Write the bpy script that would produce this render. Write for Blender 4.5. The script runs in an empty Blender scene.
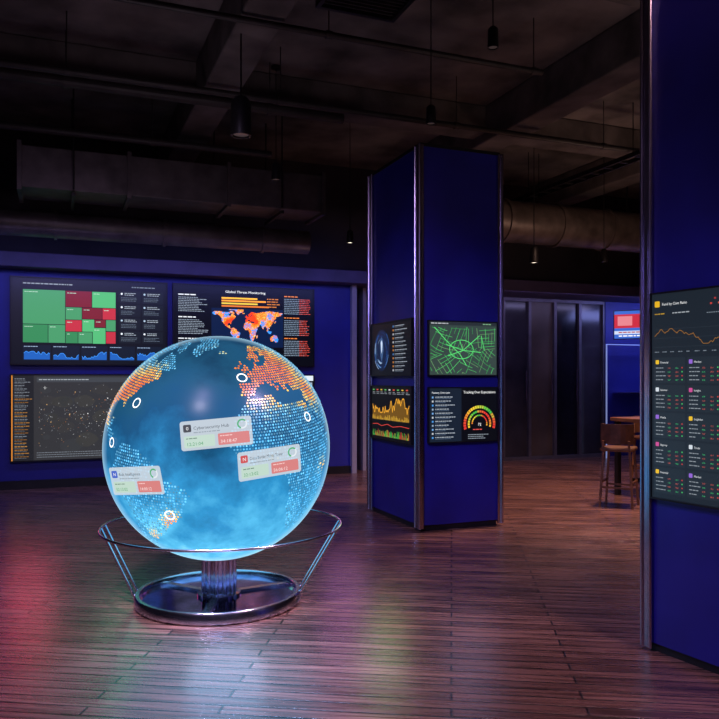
import bpy, bmesh, math, random
from mathutils import Vector, Matrix
random.seed(7)
scene = bpy.context.scene
C = scene.collection
PI = math.pi
TH = math.atan2(.371, .928)
UU = Vector((math.cos(TH), math.sin(TH), 0)); VV = Vector((-math.sin(TH), math.cos(TH), 0))
def W(u, v, z=0): return UU*u + VV*v + Vector((0, 0, z))
F = 760.0; CH = 1.55; HZ = 378.0
def at(px, depth, z=0): return Vector(((px-359.5)/F*depth, depth, z))

# ------------------------------------------------------------------ materials
def lin(h):
    if isinstance(h, str):
        h = h.lstrip('#'); c = [int(h[i:i+2], 16)/255 for i in (0, 2, 4)]
    else: c = h
    return tuple(x/12.92 if x <= .04045 else ((x+.055)/1.055)**2.4 for x in c)
def newmat(name):
    m = bpy.data.materials.new(name); m.use_nodes = True
    return m, m.node_tree.nodes, m.node_tree.links, m.node_tree.nodes['Principled BSDF']
def pmat(name, col, rough=.5, metal=0, noise=.25, scale=6, bump=0, emis=None, es=0, coat=0):
    m, n, l, p = newmat(name)
    c = lin(col) if isinstance(col, str) else col
    p.inputs['Roughness'].default_value = rough; p.inputs['Metallic'].default_value = metal
    p.inputs['Coat Weight'].default_value = coat
    tc = n.new('ShaderNodeTexCoord'); nz = n.new('ShaderNodeTexNoise'); nz.inputs['Scale'].default_value = scale
    nz.inputs['Detail'].default_value = 5
    l.new(tc.outputs['Object'], nz.inputs['Vector'])
    r = n.new('ShaderNodeValToRGB')
    r.color_ramp.elements[0].position = .3; r.color_ramp.elements[1].position = .7
    r.color_ramp.elements[0].color = tuple(x*(1-noise) for x in c)+(1,)
    r.color_ramp.elements[1].color = tuple(min(1, x*(1+noise)) for x in c)+(1,)
    l.new(nz.outputs['Fac'], r.inputs['Fac']); l.new(r.outputs['Color'], p.inputs['Base Color'])
    if bump:
        b = n.new('ShaderNodeBump'); b.inputs['Strength'].default_value = bump; b.inputs['Distance'].default_value = .02
        l.new(nz.outputs['Fac'], b.inputs['Height']); l.new(b.outputs['Normal'], p.inputs['Normal'])
    if emis:
        p.inputs['Emission Color'].default_value = (lin(emis) if isinstance(emis, str) else emis)+(1,)
        p.inputs['Emission Strength'].default_value = es
    return m
def attr_mat(name, strength, alpha=1.0):
    m, n, l, p = newmat(name)
    a = n.new('ShaderNodeAttribute'); a.attribute_name = 'Col'
    p.inputs['Base Color'].default_value = (.004, .004, .006, 1); p.inputs['Roughness'].default_value = .35
    l.new(a.outputs['Color'], p.inputs['Emission Color']); p.inputs['Emission Strength'].default_value = strength
    p.inputs['Alpha'].default_value = alpha
    return m
M = {}
M['blue'] = pmat('blue_panel', (.018, .016, .25), .38, 0, .18, 2.5)
M['blue_wall'] = pmat('blue_wall_paint', (.018, .022, .28), .5, 0, .15, 2)
M['chrome'] = pmat('polished_chrome', (.82, .78, .92), .2, 1, .06, 3)
M['trim'] = pmat('trim_metal', (.55, .48, .62), .26, 1, .1, 3)
M['pale'] = pmat('pale_frame_paint', (.34, .32, .38), .5, 0, .15, 3)
M['black'] = pmat('black_plastic', (.010, .010, .013), .4, 0, .1, 9)
M['blackmetal'] = pmat('black_metal', (.012, .011, .013), .45, .3, .2, 9)
M['concrete'] = pmat('raw_concrete', (.105, .088, .086), .85, 0, .65, 1.6, .5)
M['concrete_beam'] = pmat('beam_concrete', (.09, .075, .073), .85, 0, .55, 2.2, .4)
M['core'] = pmat('dark_core', (.02, .016, .018), .8, 0, .4, 2)
M['dark_wall'] = pmat('dark_wall', (.035, .027, .036), .7, 0, .4, 1.2, .2)
M['soffit'] = pmat('soffit_paint', (.06, .045, .11), .6, 0, .3, 2)
M['galv'] = pmat('galvanised_duct', (.13, .11, .11), .45, .6, .35, 4, .15)
M['galv_warm'] = pmat('galvanised_round_duct', (.20, .16, .14), .42, .6, .35, 4, .15)
M['pipe'] = pmat('painted_pipe', (.03, .025, .025), .55, .2, .3, 7)
M['frame'] = pmat('partition_frame', (.13, .12, .16), .4, .4, .2, 5)
M['wood'] = pmat('stool_wood', (.20, .085, .042), .4, 0, .4, 9)
M['leather'] = pmat('brown_leather', (.13, .055, .03), .5, 0, .3, 12)
M['glass_panel'] = pmat('smoked_glass', (.045, .042, .06), .16, 0, .7, .7)
M['glass_dark'] = pmat('dark_doorway_glass', (.012, .012, .022), .18, 0, .6, .7)
M['glass_warm'] = pmat('warm_partition_panel', (.095, .07, .065), .35, 0, .5, .9)
M['lens'] = pmat('lamp_lens', '#fff0d8', .3, 0, 0, 3, 0, '#fff0d8', 3.0)
M['lens_off'] = pmat('lamp_lens_dim', '#504a50', .3, 0, 0, 3, 0, '#806a60', .12)
M['led'] = pmat('led_strip', '#86b4ff', .3, 0, 0, 3, 0, '#a8b4e8', .42)
M['screen'] = attr_mat('screen_pixels', 1.15)
M['wallscreen'] = attr_mat('bright_screen_pixels', 1.4)
M['dots'] = attr_mat('globe_dot_light', 1.65)
M['card'] = attr_mat('callout_glass', 1.0, .78)
M['cardink'] = attr_mat('callout_print', 1.0, .92)

def floor_mat():
    m, n, l, p = newmat('plank_floor')
    tc = n.new('ShaderNodeTexCoord'); mp = n.new('ShaderNodeMapping')
    ang = math.atan2(.48, -.877)
    mp.inputs['Rotation'].default_value = (0, 0, -ang)
    l.new(tc.outputs['Object'], mp.inputs['Vector'])
    br = n.new('ShaderNodeTexBrick')
    br.inputs['Scale'].default_value = 1; br.inputs['Brick Width'].default_value = 1.7; br.inputs['Row Height'].default_value = .092
    br.inputs['Mortar Size'].default_value = .0065; br.inputs['Mortar Smooth'].default_value = .3
    br.offset = .37; br.inputs['Bias'].default_value = 0
    br.inputs['Color1'].default_value = (.40, .195, .145, 1); br.inputs['Color2'].default_value = (.19, .088, .068, 1)
    br.inputs['Mortar'].default_value = (.008, .004, .004, 1)
    l.new(mp.outputs['Vector'], br.inputs['Vector'])
    mp2 = n.new('ShaderNodeMapping'); mp2.inputs['Scale'].default_value = (1.2, 22, 1)
    l.new(mp.outputs['Vector'], mp2.inputs['Vector'])
    nz = n.new('ShaderNodeTexNoise'); nz.inputs['Scale'].default_value = 1.6; nz.inputs['Detail'].default_value = 8
    l.new(mp2.outputs['Vector'], nz.inputs['Vector'])
    r = n.new('ShaderNodeValToRGB')
    r.color_ramp.elements[0].position = .32; r.color_ramp.elements[0].color = (.35, .32, .32, 1)
    r.color_ramp.elements[1].position = .70; r.color_ramp.elements[1].color = (1.35, 1.3, 1.3, 1)
    l.new(nz.outputs['Fac'], r.inputs['Fac'])
    mx = n.new('ShaderNodeMix'); mx.data_type = 'RGBA'; mx.blend_type = 'MULTIPLY'; mx.inputs[0].default_value = 1
    l.new(br.outputs['Color'], mx.inputs[6]); l.new(r.outputs['Color'], mx.inputs[7])
    # worn patches
    nw = n.new('ShaderNodeTexNoise'); nw.inputs['Scale'].default_value = 1.1; nw.inputs['Detail'].default_value = 6
    l.new(tc.outputs['Object'], nw.inputs['Vector'])
    rw = n.new('ShaderNodeValToRGB'); rw.color_ramp.elements[0].position = .35; rw.color_ramp.elements[0].color = (.6,.57,.57,1); rw.color_ramp.elements[1].position = .65; rw.color_ramp.elements[1].color = (1.1,1.1,1.1,1)
    l.new(nw.outputs['Fac'], rw.inputs['Fac'])
    mx2 = n.new('ShaderNodeMix'); mx2.data_type = 'RGBA'; mx2.blend_type = 'MULTIPLY'; mx2.inputs[0].default_value = 1
    l.new(mx.outputs[2], mx2.inputs[6]); l.new(rw.outputs['Color'], mx2.inputs[7])
    l.new(mx2.outputs[2], p.inputs['Base Color'])
    rr = n.new('ShaderNodeMapRange'); rr.inputs['To Min'].default_value = .17; rr.inputs['To Max'].default_value = .38
    l.new(nz.outputs['Fac'], rr.inputs['Value']); l.new(rr.outputs[0], p.inputs['Roughness'])
    p.inputs['IOR'].default_value = 2.3
    ma = n.new('ShaderNodeMath'); ma.operation = 'MULTIPLY_ADD'; ma.inputs[1].default_value = -.9
    l.new(br.outputs['Fac'], ma.inputs[0])
    l.new(nz.outputs['Fac'], ma.inputs[2])
    b = n.new('ShaderNodeBump'); b.inputs['Strength'].default_value = .4; b.inputs['Distance'].default_value = .006
    l.new(ma.outputs[0], b.inputs['Height']); l.new(b.outputs['Normal'], p.inputs['Normal'])
    return m
M['floor'] = floor_mat()

def globe_mat():
    m, n, l, p = newmat('globe_ocean')
    tc = n.new('ShaderNodeTexCoord'); sep = n.new('ShaderNodeSeparateXYZ')
    l.new(tc.outputs['Object'], sep.inputs[0])
    nz = n.new('ShaderNodeTexNoise'); nz.inputs['Scale'].default_value = 2.6; nz.inputs['Detail'].default_value = 8; nz.inputs['Roughness'].default_value = .62
    l.new(tc.outputs['Object'], nz.inputs['Vector'])
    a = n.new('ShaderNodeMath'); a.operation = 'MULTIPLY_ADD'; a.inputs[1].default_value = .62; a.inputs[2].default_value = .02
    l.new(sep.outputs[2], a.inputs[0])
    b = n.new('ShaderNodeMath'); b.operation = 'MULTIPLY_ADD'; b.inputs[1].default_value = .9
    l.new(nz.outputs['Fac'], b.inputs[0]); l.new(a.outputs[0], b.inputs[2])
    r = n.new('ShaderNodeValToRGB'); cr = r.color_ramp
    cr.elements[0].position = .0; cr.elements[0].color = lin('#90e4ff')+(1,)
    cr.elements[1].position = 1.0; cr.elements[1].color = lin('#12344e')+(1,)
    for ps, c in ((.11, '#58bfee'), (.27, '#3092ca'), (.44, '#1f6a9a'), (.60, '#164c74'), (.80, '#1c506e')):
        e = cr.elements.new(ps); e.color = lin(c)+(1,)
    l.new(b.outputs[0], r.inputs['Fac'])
    lw = n.new('ShaderNodeLayerWeight'); lw.inputs['Blend'].default_value = .5  # whitish glass-edge sheen painted into the emission by view angle
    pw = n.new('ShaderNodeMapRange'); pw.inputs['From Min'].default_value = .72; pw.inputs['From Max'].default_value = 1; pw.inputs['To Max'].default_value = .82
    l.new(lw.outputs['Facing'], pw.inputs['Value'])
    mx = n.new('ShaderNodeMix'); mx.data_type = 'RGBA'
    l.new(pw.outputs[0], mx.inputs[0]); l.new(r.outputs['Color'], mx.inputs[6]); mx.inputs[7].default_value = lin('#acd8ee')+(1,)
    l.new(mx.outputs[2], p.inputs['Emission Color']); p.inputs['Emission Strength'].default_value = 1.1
    p.inputs['Base Color'].default_value = (.004, .015, .03, 1); p.inputs['Roughness'].default_value = .3
    p.inputs['Specular IOR Level'].default_value = .05
    return m
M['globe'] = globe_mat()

# ------------------------------------------------------------------ mesh helpers
class MB:
    def __init__(s): s.v = []; s.f = []
    def box(s, x0, x1, y0, y1, z0, z1):
        b = len(s.v)
        s.v += [(x0,y0,z0),(x1,y0,z0),(x1,y1,z0),(x0,y1,z0),(x0,y0,z1),(x1,y0,z1),(x1,y1,z1),(x0,y1,z1)]
        s.f += [tuple(b+i for i in q) for q in ((3,2,1,0),(4,5,6,7),(0,1,5,4),(1,2,6,5),(2,3,7,6),(3,0,4,7))]
        return s
    def cyl(s, p0, p1, r0, r1=None, n=16, caps=True, sq=None):
        if r1 is None: r1 = r0
        p0 = Vector(p0); p1 = Vector(p1); d = (p1-p0).normalized()
        a = d.cross(Vector((0,0,1)) if abs(d.z) < .95 else Vector((1,0,0))).normalized(); c = d.cross(a)
        b = len(s.v)
        for p, r in ((p0, r0), (p1, r1)):
            for i in range(n):
                t = 2*PI*(i+.5)/n; s.v.append(tuple(p + a*(r*math.cos(t)) + c*(r*math.sin(t))))
        for i in range(n):
            j = (i+1) % n; s.f.append((b+i, b+j, b+n+j, b+n+i))
        if caps: s.f.append(tuple(b+i for i in range(n))[::-1]); s.f.append(tuple(b+n+i for i in range(n)))
        return s
    def lathe(s, prof, n=64, c=(0,0,0)):
        b = len(s.v); k = len(prof)
        for i in range(n):
            t = 2*PI*i/n
            for r, z in prof: s.v.append((c[0]+r*math.cos(t), c[1]+r*math.sin(t), c[2]+z))
        for i in range(n):
            j = (i+1) % n
            for q in range(k-1): s.f.append((b+i*k+q, b+j*k+q, b+j*k+q+1, b+i*k+q+1))
        return s
    def torus(s, R, r, z=0, n=96, m=12, c=(0,0,0)):
        prof = [(R+r*math.cos(2*PI*i/m), z+r*math.sin(2*PI*i/m)) for i in range(m+1)]
        return s.lathe(prof, n, c)
    def bar(s, p0, p1, w, t, side):
        p0 = Vector(p0); p1 = Vector(p1); d = (p1-p0).normalized(); a = Vector(side).normalized(); c = d.cross(a).normalized()
        b = len(s.v)
        for p in (p0, p1):
            for i, j in ((-1,-1),(1,-1),(1,1),(-1,1)): s.v.append(tuple(p+a*(i*w/2)+c*(j*t/2)))
        s.f += [tuple(b+i for i in q) for q in ((3,2,1,0),(4,5,6,7),(0,1,5,4),(1,2,6,5),(2,3,7,6),(3,0,4,7))]
        return s
    def build(s, name, mat, parent=None, smooth=False, bevel=0):
        me = bpy.data.meshes.new(name); me.from_pydata(s.v, [], s.f); me.update()
        bm = bmesh.new(); bm.from_mesh(me); bmesh.ops.remove_doubles(bm, verts=bm.verts, dist=1e-6)
        bmesh.ops.recalc_face_normals(bm, faces=bm.faces); bm.to_mesh(me); bm.free()
        me.materials.append(mat)
        o = bpy.data.objects.new(name, me); C.objects.link(o); o.parent = parent
        if smooth:
            for p in me.polygons: p.use_smooth = True
            try: me.set_sharp_from_angle(angle=R(40))
            except Exception: pass
        if bevel:
            md = o.modifiers.new('bevel', 'BEVEL'); md.width = bevel; md.segments = 2; md.limit_method = 'ANGLE'
        return o
def R(d): return d*PI/180
def tag(o, label=None, cat=None, group=None, kind=None):
    if label: o['label'] = label
    if cat: o['category'] = cat
    if group: o['group'] = group
    if kind: o['kind'] = kind
    return o
def empty(name, loc, rz=0, label=None, cat=None, group=None):
    o = bpy.data.objects.new(name, None); o.empty_display_size = .1; C.objects.link(o); o.location = loc; o.rotation_euler = (0,0,rz)
    return tag(o, label, cat, group)
def struct(name, mb, mat, parent=None, **k):
    o = mb.build(name, mat, parent, **k)
    if parent is None: o.rotation_euler = (0,0,TH); o['kind'] = 'structure'
    return o
def dup(root, loc, rz=None, label=None):
    def rec(o, par):
        c = o.copy(); C.objects.link(c); c.parent = par
        for ch in list(o.children): rec(ch, c)
        return c
    c = rec(root, None); c.location = loc
    if rz is not None: c.rotation_euler = (0,0,rz)
    if label: c['label'] = label
    return c

# text cache
TX = {}
def text_mesh(s):
    if s in TX: return TX[s]
    cu = bpy.data.curves.new('t', 'FONT'); cu.body = s; cu.resolution_u = 2; cu.size = 1
    o = bpy.data.objects.new('t', cu); C.objects.link(o)
    dg = bpy.context.evaluated_depsgraph_get()
    me = bpy.data.meshes.new_from_object(o.evaluated_get(dg))
    vs = [(v.co.x, v.co.y) for v in me.vertices]; fs = [tuple(p.vertices) for p in me.polygons]
    w = max([v[0] for v in vs] or [0])
    bpy.data.objects.remove(o); bpy.data.curves.remove(cu); bpy.data.meshes.remove(me)
    TX[s] = (vs, fs, w); return TX[s]

class CV:
    """flat drawing on a screen: x right, y down in canvas units, coloured polygons in one mesh"""
    def __init__(s, x0, z0, w, h, cw, chh, y=0, eps=.0008):
        s.x0, s.z0, s.sx, s.sz, s.h = x0, z0, w/cw, h/chh, h
        s.y = y; s.eps = eps; s.v = []; s.f = []; s.c = []
    def P(s, x, y, lv): return (s.x0+x*s.sx, s.y-lv*s.eps, s.z0+s.h-y*s.sz)
    def poly(s, pts, col, lv=1):
        b = len(s.v); s.v += [s.P(x, y, lv) for x, y in pts]; s.f.append(tuple(range(b, b+len(pts)))); s.c.append(lin(col)); return s
    def rect(s, x, y, w, h, col, lv=1): return s.poly([(x,y+h),(x+w,y+h),(x+w,y),(x,y)], col, lv)
    def rrect(s, x, y, w, h, r, col, lv=1):
        pts = []
        for cx, cy, a0 in ((x+w-r,y+r,-90),(x+w-r,y+h-r,0),(x+r,y+h-r,90),(x+r,y+r,180)):
            for k in range(5): t = R(a0+22.5*k); pts.append((cx+r*math.cos(t), cy+r*math.sin(t)))
        return s.poly(pts[::-1], col, lv)
    def line(s, pts, wd, col, lv=2):
        for (xa,ya),(xb,yb) in zip(pts, pts[1:]):
            dx, dy = xb-xa, yb-ya; L = math.hypot(dx,dy) or 1; nx, ny = -dy/L*wd/2, dx/L*wd/2
            s.poly([(xa+nx,ya+ny),(xb+nx,yb+ny),(xb-nx,yb-ny),(xa-nx,ya-ny)], col, lv)
        return s
    def ring(s, cx, cy, r, wd, col, a0=0, a1=360, n=24, lv=2):
        for k in range(n):
            t0, t1 = R(a0+(a1-a0)*k/n), R(a0+(a1-a0)*(k+1)/n)
            s.poly([(cx+(r+q)*math.cos(t), cy-(r+q)*math.sin(t)) for q, t in ((-wd/2,t0),(wd/2,t0),(wd/2,t1),(-wd/2,t1))], col, lv)
        return s
    def disc(s, cx, cy, r, col, lv=2, n=14): return s.poly([(cx+r*math.cos(2*PI*k/n), cy-r*math.sin(2*PI*k/n)) for k in range(n)], col, lv)
    def text(s, t, x, y, size, col, lv=3, al='l', sq=1):
        vs, fs, w = text_mesh(t)
        if al == 'c': x -= w*size*sq/2
        if al == 'r': x -= w*size*sq
        b = len(s.v); s.v += [s.P(x+vx*size*sq, y-vy*size, lv) for vx, vy in vs]
        for f in fs: s.f.append(tuple(b+i for i in f)); s.c.append(lin(col))
        return s
    def words(s, x, y, w, n, h, gap, col, lv=2, fill=.9):
        for k in range(n):
            xx = x; end = x+w*random.uniform(fill-.35, fill)
            while xx < end:
                q = min(random.uniform(1.2, 4.5)*h, x+w-xx)
                s.rect(xx, y+k*(h+gap), q, h, col, lv); xx += q+h*.7
        return s
    def area(s, x, y, w, h, n, col, top=None, lv=2, seed=1, lo=.15, tw=.06):
        rn = random.Random(seed); hs = []; q = rn.uniform(.3,.7)
        for k in range(n+1): q = min(1, max(lo, q+rn.uniform(-.33,.33))); hs.append(q)
        for k in range(n):
            s.poly([(x+w*k/n,y+h),(x+w*(k+1)/n,y+h),(x+w*(k+1)/n,y+h-h*hs[k+1]),(x+w*k/n,y+h-h*hs[k])], col, lv)
        if top: s.line([(x+w*k/n, y+h-h*hs[k]) for k in range(n+1)], h*tw, top, lv+1)
        return s
    def build(s, name, mat, parent):
        me = bpy.data.meshes.new(name); me.from_pydata(s.v, [], s.f); me.update()
        at_ = me.color_attributes.new('Col', 'FLOAT_COLOR', 'CORNER')
        for p, c in zip(me.polygons, s.c):
            for li in p.loop_indices: at_.data[li].color = (c[0], c[1], c[2], 1)
        me.materials.append(mat); o = bpy.data.objects.new(name, me); C.objects.link(o); o.parent = parent
        return o

# ------------------------------------------------------------------ camera
cam = bpy.data.cameras.new('camera'); co = bpy.data.objects.new('camera', cam); C.objects.link(co)
co.location = (0, 0, CH); co.rotation_euler = (PI/2, 0, 0)
cam.sensor_width = 36; cam.lens = 36*F/719; cam.shift_y = (HZ-359.5)/719
scene.camera = co

# ------------------------------------------------------------------ setting
CZ = 5.2
struct('floor', MB().box(-6, 16, -5, 12.5, -.1, 0), M['floor'])
ceil = struct('ceiling', MB().box(-6, 16, -5, 12.5, CZ, CZ+.2), M['concrete'])
for u in (-2.6, 1.7, 5.55, 8.6): struct('beam', MB().box(u-.2, u+.2, -5, 12.3, 4.72, CZ), M['concrete_beam'], ceil, bevel=.02)
for v in (5.2, 9.0): struct('beam', MB().box(-6, 16, v-.17, v+.17, 4.84, CZ), M['concrete_beam'], ceil, bevel=.02)
struct('wall_back', MB().box(-6, 16, 12.3, 12.5, 0, CZ), M['dark_wall'])
struct('wall_right', MB().box(13.2, 13.4, -5, 12.3, 0, CZ), M['dark_wall'])
struct('wall_left', MB().box(-5, 4.47, 11.588, 12.3, 0, 3.06), M['blue_wall'])
struct('baseboard_left', MB().box(-5, 4.47, 11.56, 11.588, 0, .12), M['black'])
struct('trim_1', MB().box(-6, 13.2, 11.25, 12.3, 3.06, 3.26), M['soffit'], bevel=.01)
struct('trim_2', MB().box(4.47, 4.55, 11.5, 11.62, 0, 3.06), M['pale'])
struct('trim_3', MB().box(4.78, 4.84, 11.8, 12.3, 0, 3.06), M['pale'])
struct('wall_bar', MB().box(10.12, 13.2, 12.18, 12.3, 0, 3.06), M['blue_wall'])
du = (10.08-6.6)/6
for i in range(6):
    u0 = 6.6+du*i
    pm = [M['glass_panel'], M['glass_panel'], M['glass_panel'], M['glass_warm'], M['glass_dark'], M['glass_panel']][i]
    d = struct('door_%d' % (i+1), MB().box(u0+.03, u0+du-.03, 12.22, 12.27, .06, 3.0), pm)
    struct('door_frame', MB().box(u0, u0+.03, 12.16, 12.3, 0, 3.06).box(u0+du-.03, u0+du, 12.16, 12.3, 0, 3.06).box(u0+.03, u0+du-.03, 12.16, 12.3, 3.0, 3.06).box(u0+.03, u0+du-.03, 12.16, 12.3, 0, .06), M['frame'], d)
    struct('door_handle', MB().cyl((u0+du-.1, 12.13, 1.1), (u0+du-.1, 12.13, 1.7), .012), M['trim'], d)

# ------------------------------------------------------------------ pillars
pc = empty('pillar', W(3.8715, 7.5285), TH, 'square pillar clad in blue panels standing alone behind the globe', 'pillar')
hx, hy, HT = .4685, .6555, 3.9
MB().box(-hx+.01, hx-.01, -hy+.01, hy-.01, .06, HT-.01).build('cladding', M['blue'], pc)
MB().box(-hx+.03, hx-.03, -hy+.03, hy-.03, 0, .06).build('plinth', M['black'], pc)
MB().box(-hx, hx, -hy, hy, HT-.01, HT+.02).build('cap', M['blackmetal'], pc)
for sx in (-1, 1):
    for sy in (-1, 1):
        m = MB()
        m.box(min(sx*hx, sx*(hx-.035)), max(sx*hx, sx*(hx-.035)), min(sy*(hy-.0), sy*(hy+.012)), max(sy*hy, sy*(hy+.012)), .03, HT)
        m.box(min(sx*hx, sx*(hx+.012)), max(sx*hx, sx*(hx+.012)), min(sy*(hy-.09), sy*(hy+.012)), max(sy*(hy-.09), sy*(hy+.012)), .03, HT)
        m.cyl((sx*(hx+.012), sy*(hy+.012), .03), (sx*(hx+.012), sy*(hy+.012), HT), .02, n=14)
        m.cyl((sx*(hx+.014), sy*(hy-.085), .03), (sx*(hx+.014), sy*(hy-.085), HT), .012, n=10)
        m.build('corner_trim', M['trim'], pc)
RZ2 = math.atan2(-.875, .483)
CR = at(643, 4.36)
pr = empty('pillar', CR, RZ2, 'blue clad pillar at the right edge carrying a tall portrait screen', 'pillar')
MB().box(.01, 1.2, .01, 1.1, .05, HT).build('cladding', M['blue'], pr)
MB().box(.03, 1.18, .03, 1.08, 0, .05).build('plinth', M['black'], pr)
MB().box(.15, 1.05, .15, .95, HT, CZ).build('core', M['core'], pr)
m = MB().box(0, .05, -.008, .01, .02, HT).box(-.008, .01, 0, .05, .02, HT)
for x in (0, .055): m.cyl((x, -.006, .02), (x, -.006, HT), .013, n=12)
m.cyl((-.004, .045, .02), (-.004, .045, HT), .012, n=10)
m.build('corner_trim', M['trim'], pr)
MB().box(1.15, 1.21, -.008, .05, .02, HT).build('corner_trim', M['trim'], pr)

# ------------------------------------------------------------------ world map data
LAND = [
 [(-168,66),(-156,71),(-140,70),(-125,70),(-110,68),(-95,69),(-82,68),(-86,64),(-94,60),(-92,57),(-82,55),(-80,51),(-78,56),(-77,62),(-70,61),(-65,59),(-61,56),(-56,52),(-60,50),(-66,50),(-64,46),(-60,46),(-66,44),(-70,43),(-70,41.5),(-74,40),(-76,36),(-81,31),(-80,25.5),(-82,28),(-84,30),(-90,30),(-97,27),(-97,22),(-94,18),(-91,19),(-90,21),(-87,21),(-88,16),(-83,15),(-83,10),(-78,9),(-80,7),(-85,10),(-92,14),(-97,16),(-105,20),(-109,25),(-113,31),(-110,23),(-115,30),(-120,34),(-124,40),(-124,48),(-130,54),(-140,60),(-150,60),(-158,57),(-162,60),(-165,62)],
 [(-85,73),(-75,73),(-62,66),(-66,62),(-75,65),(-85,70)], [(-90,77),(-80,82),(-65,82),(-78,76)],
 [(-73,78),(-60,82),(-30,83),(-20,80),(-20,74),(-24,70),(-38,66),(-44,60),(-52,64),(-54,70),(-60,76)],
 [(-24,66),(-15,66),(-14,64.5),(-20,63.3),(-23,64)],
 [(-77,8),(-72,12),(-62,10.5),(-52,5),(-50,0),(-44,-2.5),(-37,-5),(-35,-8),(-39,-14),(-40,-20),(-48,-26),(-53,-33),(-58,-35),(-62,-39),(-65,-43),(-67,-47),(-69,-52),(-72,-54),(-75,-48),(-73,-40),(-71,-30),(-70,-19),(-76,-14),(-81,-6),(-80,0),(-77,4)],
 [(-6,35.5),(10,37),(11,33),(20,31),(32,31),(35,27),(38,20),(43,12),(51,12),(46,3),(40,-4),(40,-14),(35,-20),(33,-27),(27,-34),(19,-34.5),(15,-27),(12,-17),(13,-8),(9,0),(9,4),(4,6),(-8,4.5),(-13,8),(-17,14),(-16,21),(-13,28),(-9,32)],
 [(49,-12),(50,-16),(47,-25),(44,-23),(44,-17)],
 [(-9,43.5),(-9,37),(-5.5,36),(-1,37.5),(0,39.5),(3,42),(6,43),(9,44.3),(12,42),(16,38),(18,40.3),(14,42.5),(12.5,45),(16,43.5),(19.5,41),(22,37),(24,38),(23,40.5),(26,41),(27,37),(30,36.5),(36,36.5),(34.5,31.5),(35,28),(39,21),(43,13),(52,17),(59,22),(56,26),(50,30),(57,27),(66,25),(72,20),(77,8),(80,15),(88,22),(95,16),(99,8),(103,2),(100,13),(109,12),(107,20),(115,23),(122,31),(121,38),(127,35),(130,43),(140,50),(142,59),(155,59),(162,60),(170,66),(179,69),(140,73),(110,76),(75,72),(60,69),(45,67),(40,67),(42,64),(35,65),(40,68),(30,70),(25,71),(15,68),(11,64),(5,61),(6,58),(10,59),(12,56),(15,56),(18,60),(18,63),(22,66),(25,65),(22,61),(28,60),(24,58),(21,56),(18,54.5),(10,54.5),(9,57),(8,55),(4,52),(-1,49.5),(-5,48.5),(-1,46),(-2,43.5)],
 [(-5,50),(1,51.3),(1,53),(-2,56),(-3,58.5),(-6,57),(-3,54),(-5,52)], [(-10,52),(-6,52),(-6,55),(-9,54.5)],
 [(114,-22),(122,-17),(130,-12),(136,-12),(141,-13),(145,-15),(153,-27),(149,-37),(140,-38),(131,-32),(116,-35)],
 [(95,5),(105,-5),(115,-8),(119,0),(110,2)], [(131,31),(140,36),(141,42),(136,36)]]
def inside(lon, lat, poly):
    r = False; j = len(poly)-1
    for i in range(len(poly)):
        xi, yi = poly[i]; xj, yj = poly[j]
        if (yi > lat) != (yj > lat) and lon < (xj-xi)*(lat-yi)/(yj-yi)+xi: r = not r
        j = i
    return r
def land(lon, lat): return any(inside(lon, lat, p) for p in LAND)
HOT = [(49,8,17,1.15),(53,-2,10,1.05),(42,-4,9,1.1),(50,26,16,1.1),(42,16,9,1.05),(62,14,12,.95),(40,-76,11,1.05),(36,-90,12,1.1),(30,-100,9,.9),(20,-98,7,.6),(-23,-45,6,.95),(-34,-59,5,.6),(36,44,10,.85),(60,30,10,.9),(7,4,4,.3),(-2,38,5,.4),(31,31,5,.6)]
def heat(lon, lat):
    h = 0
    for la, lo, r, a in HOT:
        d2 = (lat-la)**2+((lon-lo)*math.cos(R(lat)))**2
        h = max(h, a*math.exp(-d2/(r*r)))
    return h
def heatcol(h):
    st = [(0,(.36,.72,.92)),(.22,(.52,.82,.96)),(.4,(.88,.80,.5)),(.56,(1,.74,.27)),(.85,(1,.54,.10)),(1.3,(1,.38,.05))]
    for (a, ca), (b, cb) in zip(st, st[1:]):
        if h <= b:
            t = max(0, (h-a)/(b-a)); return tuple(x+(y-x)*t for x, y in zip(ca, cb))
    return st[-1][1]

# ------------------------------------------------------------------ globe
GD = 5.3; GP = at(219, GD); GR = .772; GZ = 1.069
g = empty('illuminated_globe', GP, 0, 'big glowing blue globe on a round chrome base with a rail', 'globe')
Fv = Vector((-GP.x, -GP.y, 0)).normalized(); Rv = Vector((-Fv.y, Fv.x, 0))
L0 = -22; TI = R(9)
def sph(lat, lon, r=1.0):
    la, lo = R(lat), R(lon-L0)
    f, q, z = math.cos(la)*math.cos(lo), math.cos(la)*math.sin(lo), math.sin(la)
    f, z = f*math.cos(TI)+z*math.sin(TI), z*math.cos(TI)-f*math.sin(TI)
    return (Fv*f + Rv*q + Vector((0,0,z)))*r
bm = bmesh.new(); bmesh.ops.create_uvsphere(bm, u_segments=96, v_segments=64, radius=GR)
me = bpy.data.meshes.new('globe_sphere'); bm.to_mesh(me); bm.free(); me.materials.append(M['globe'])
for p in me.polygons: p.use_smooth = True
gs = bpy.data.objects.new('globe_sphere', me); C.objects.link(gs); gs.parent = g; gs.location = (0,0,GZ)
vs, fs, cs = [], [], []
lat = -56.0; step = 1.4; row = 0
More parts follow.
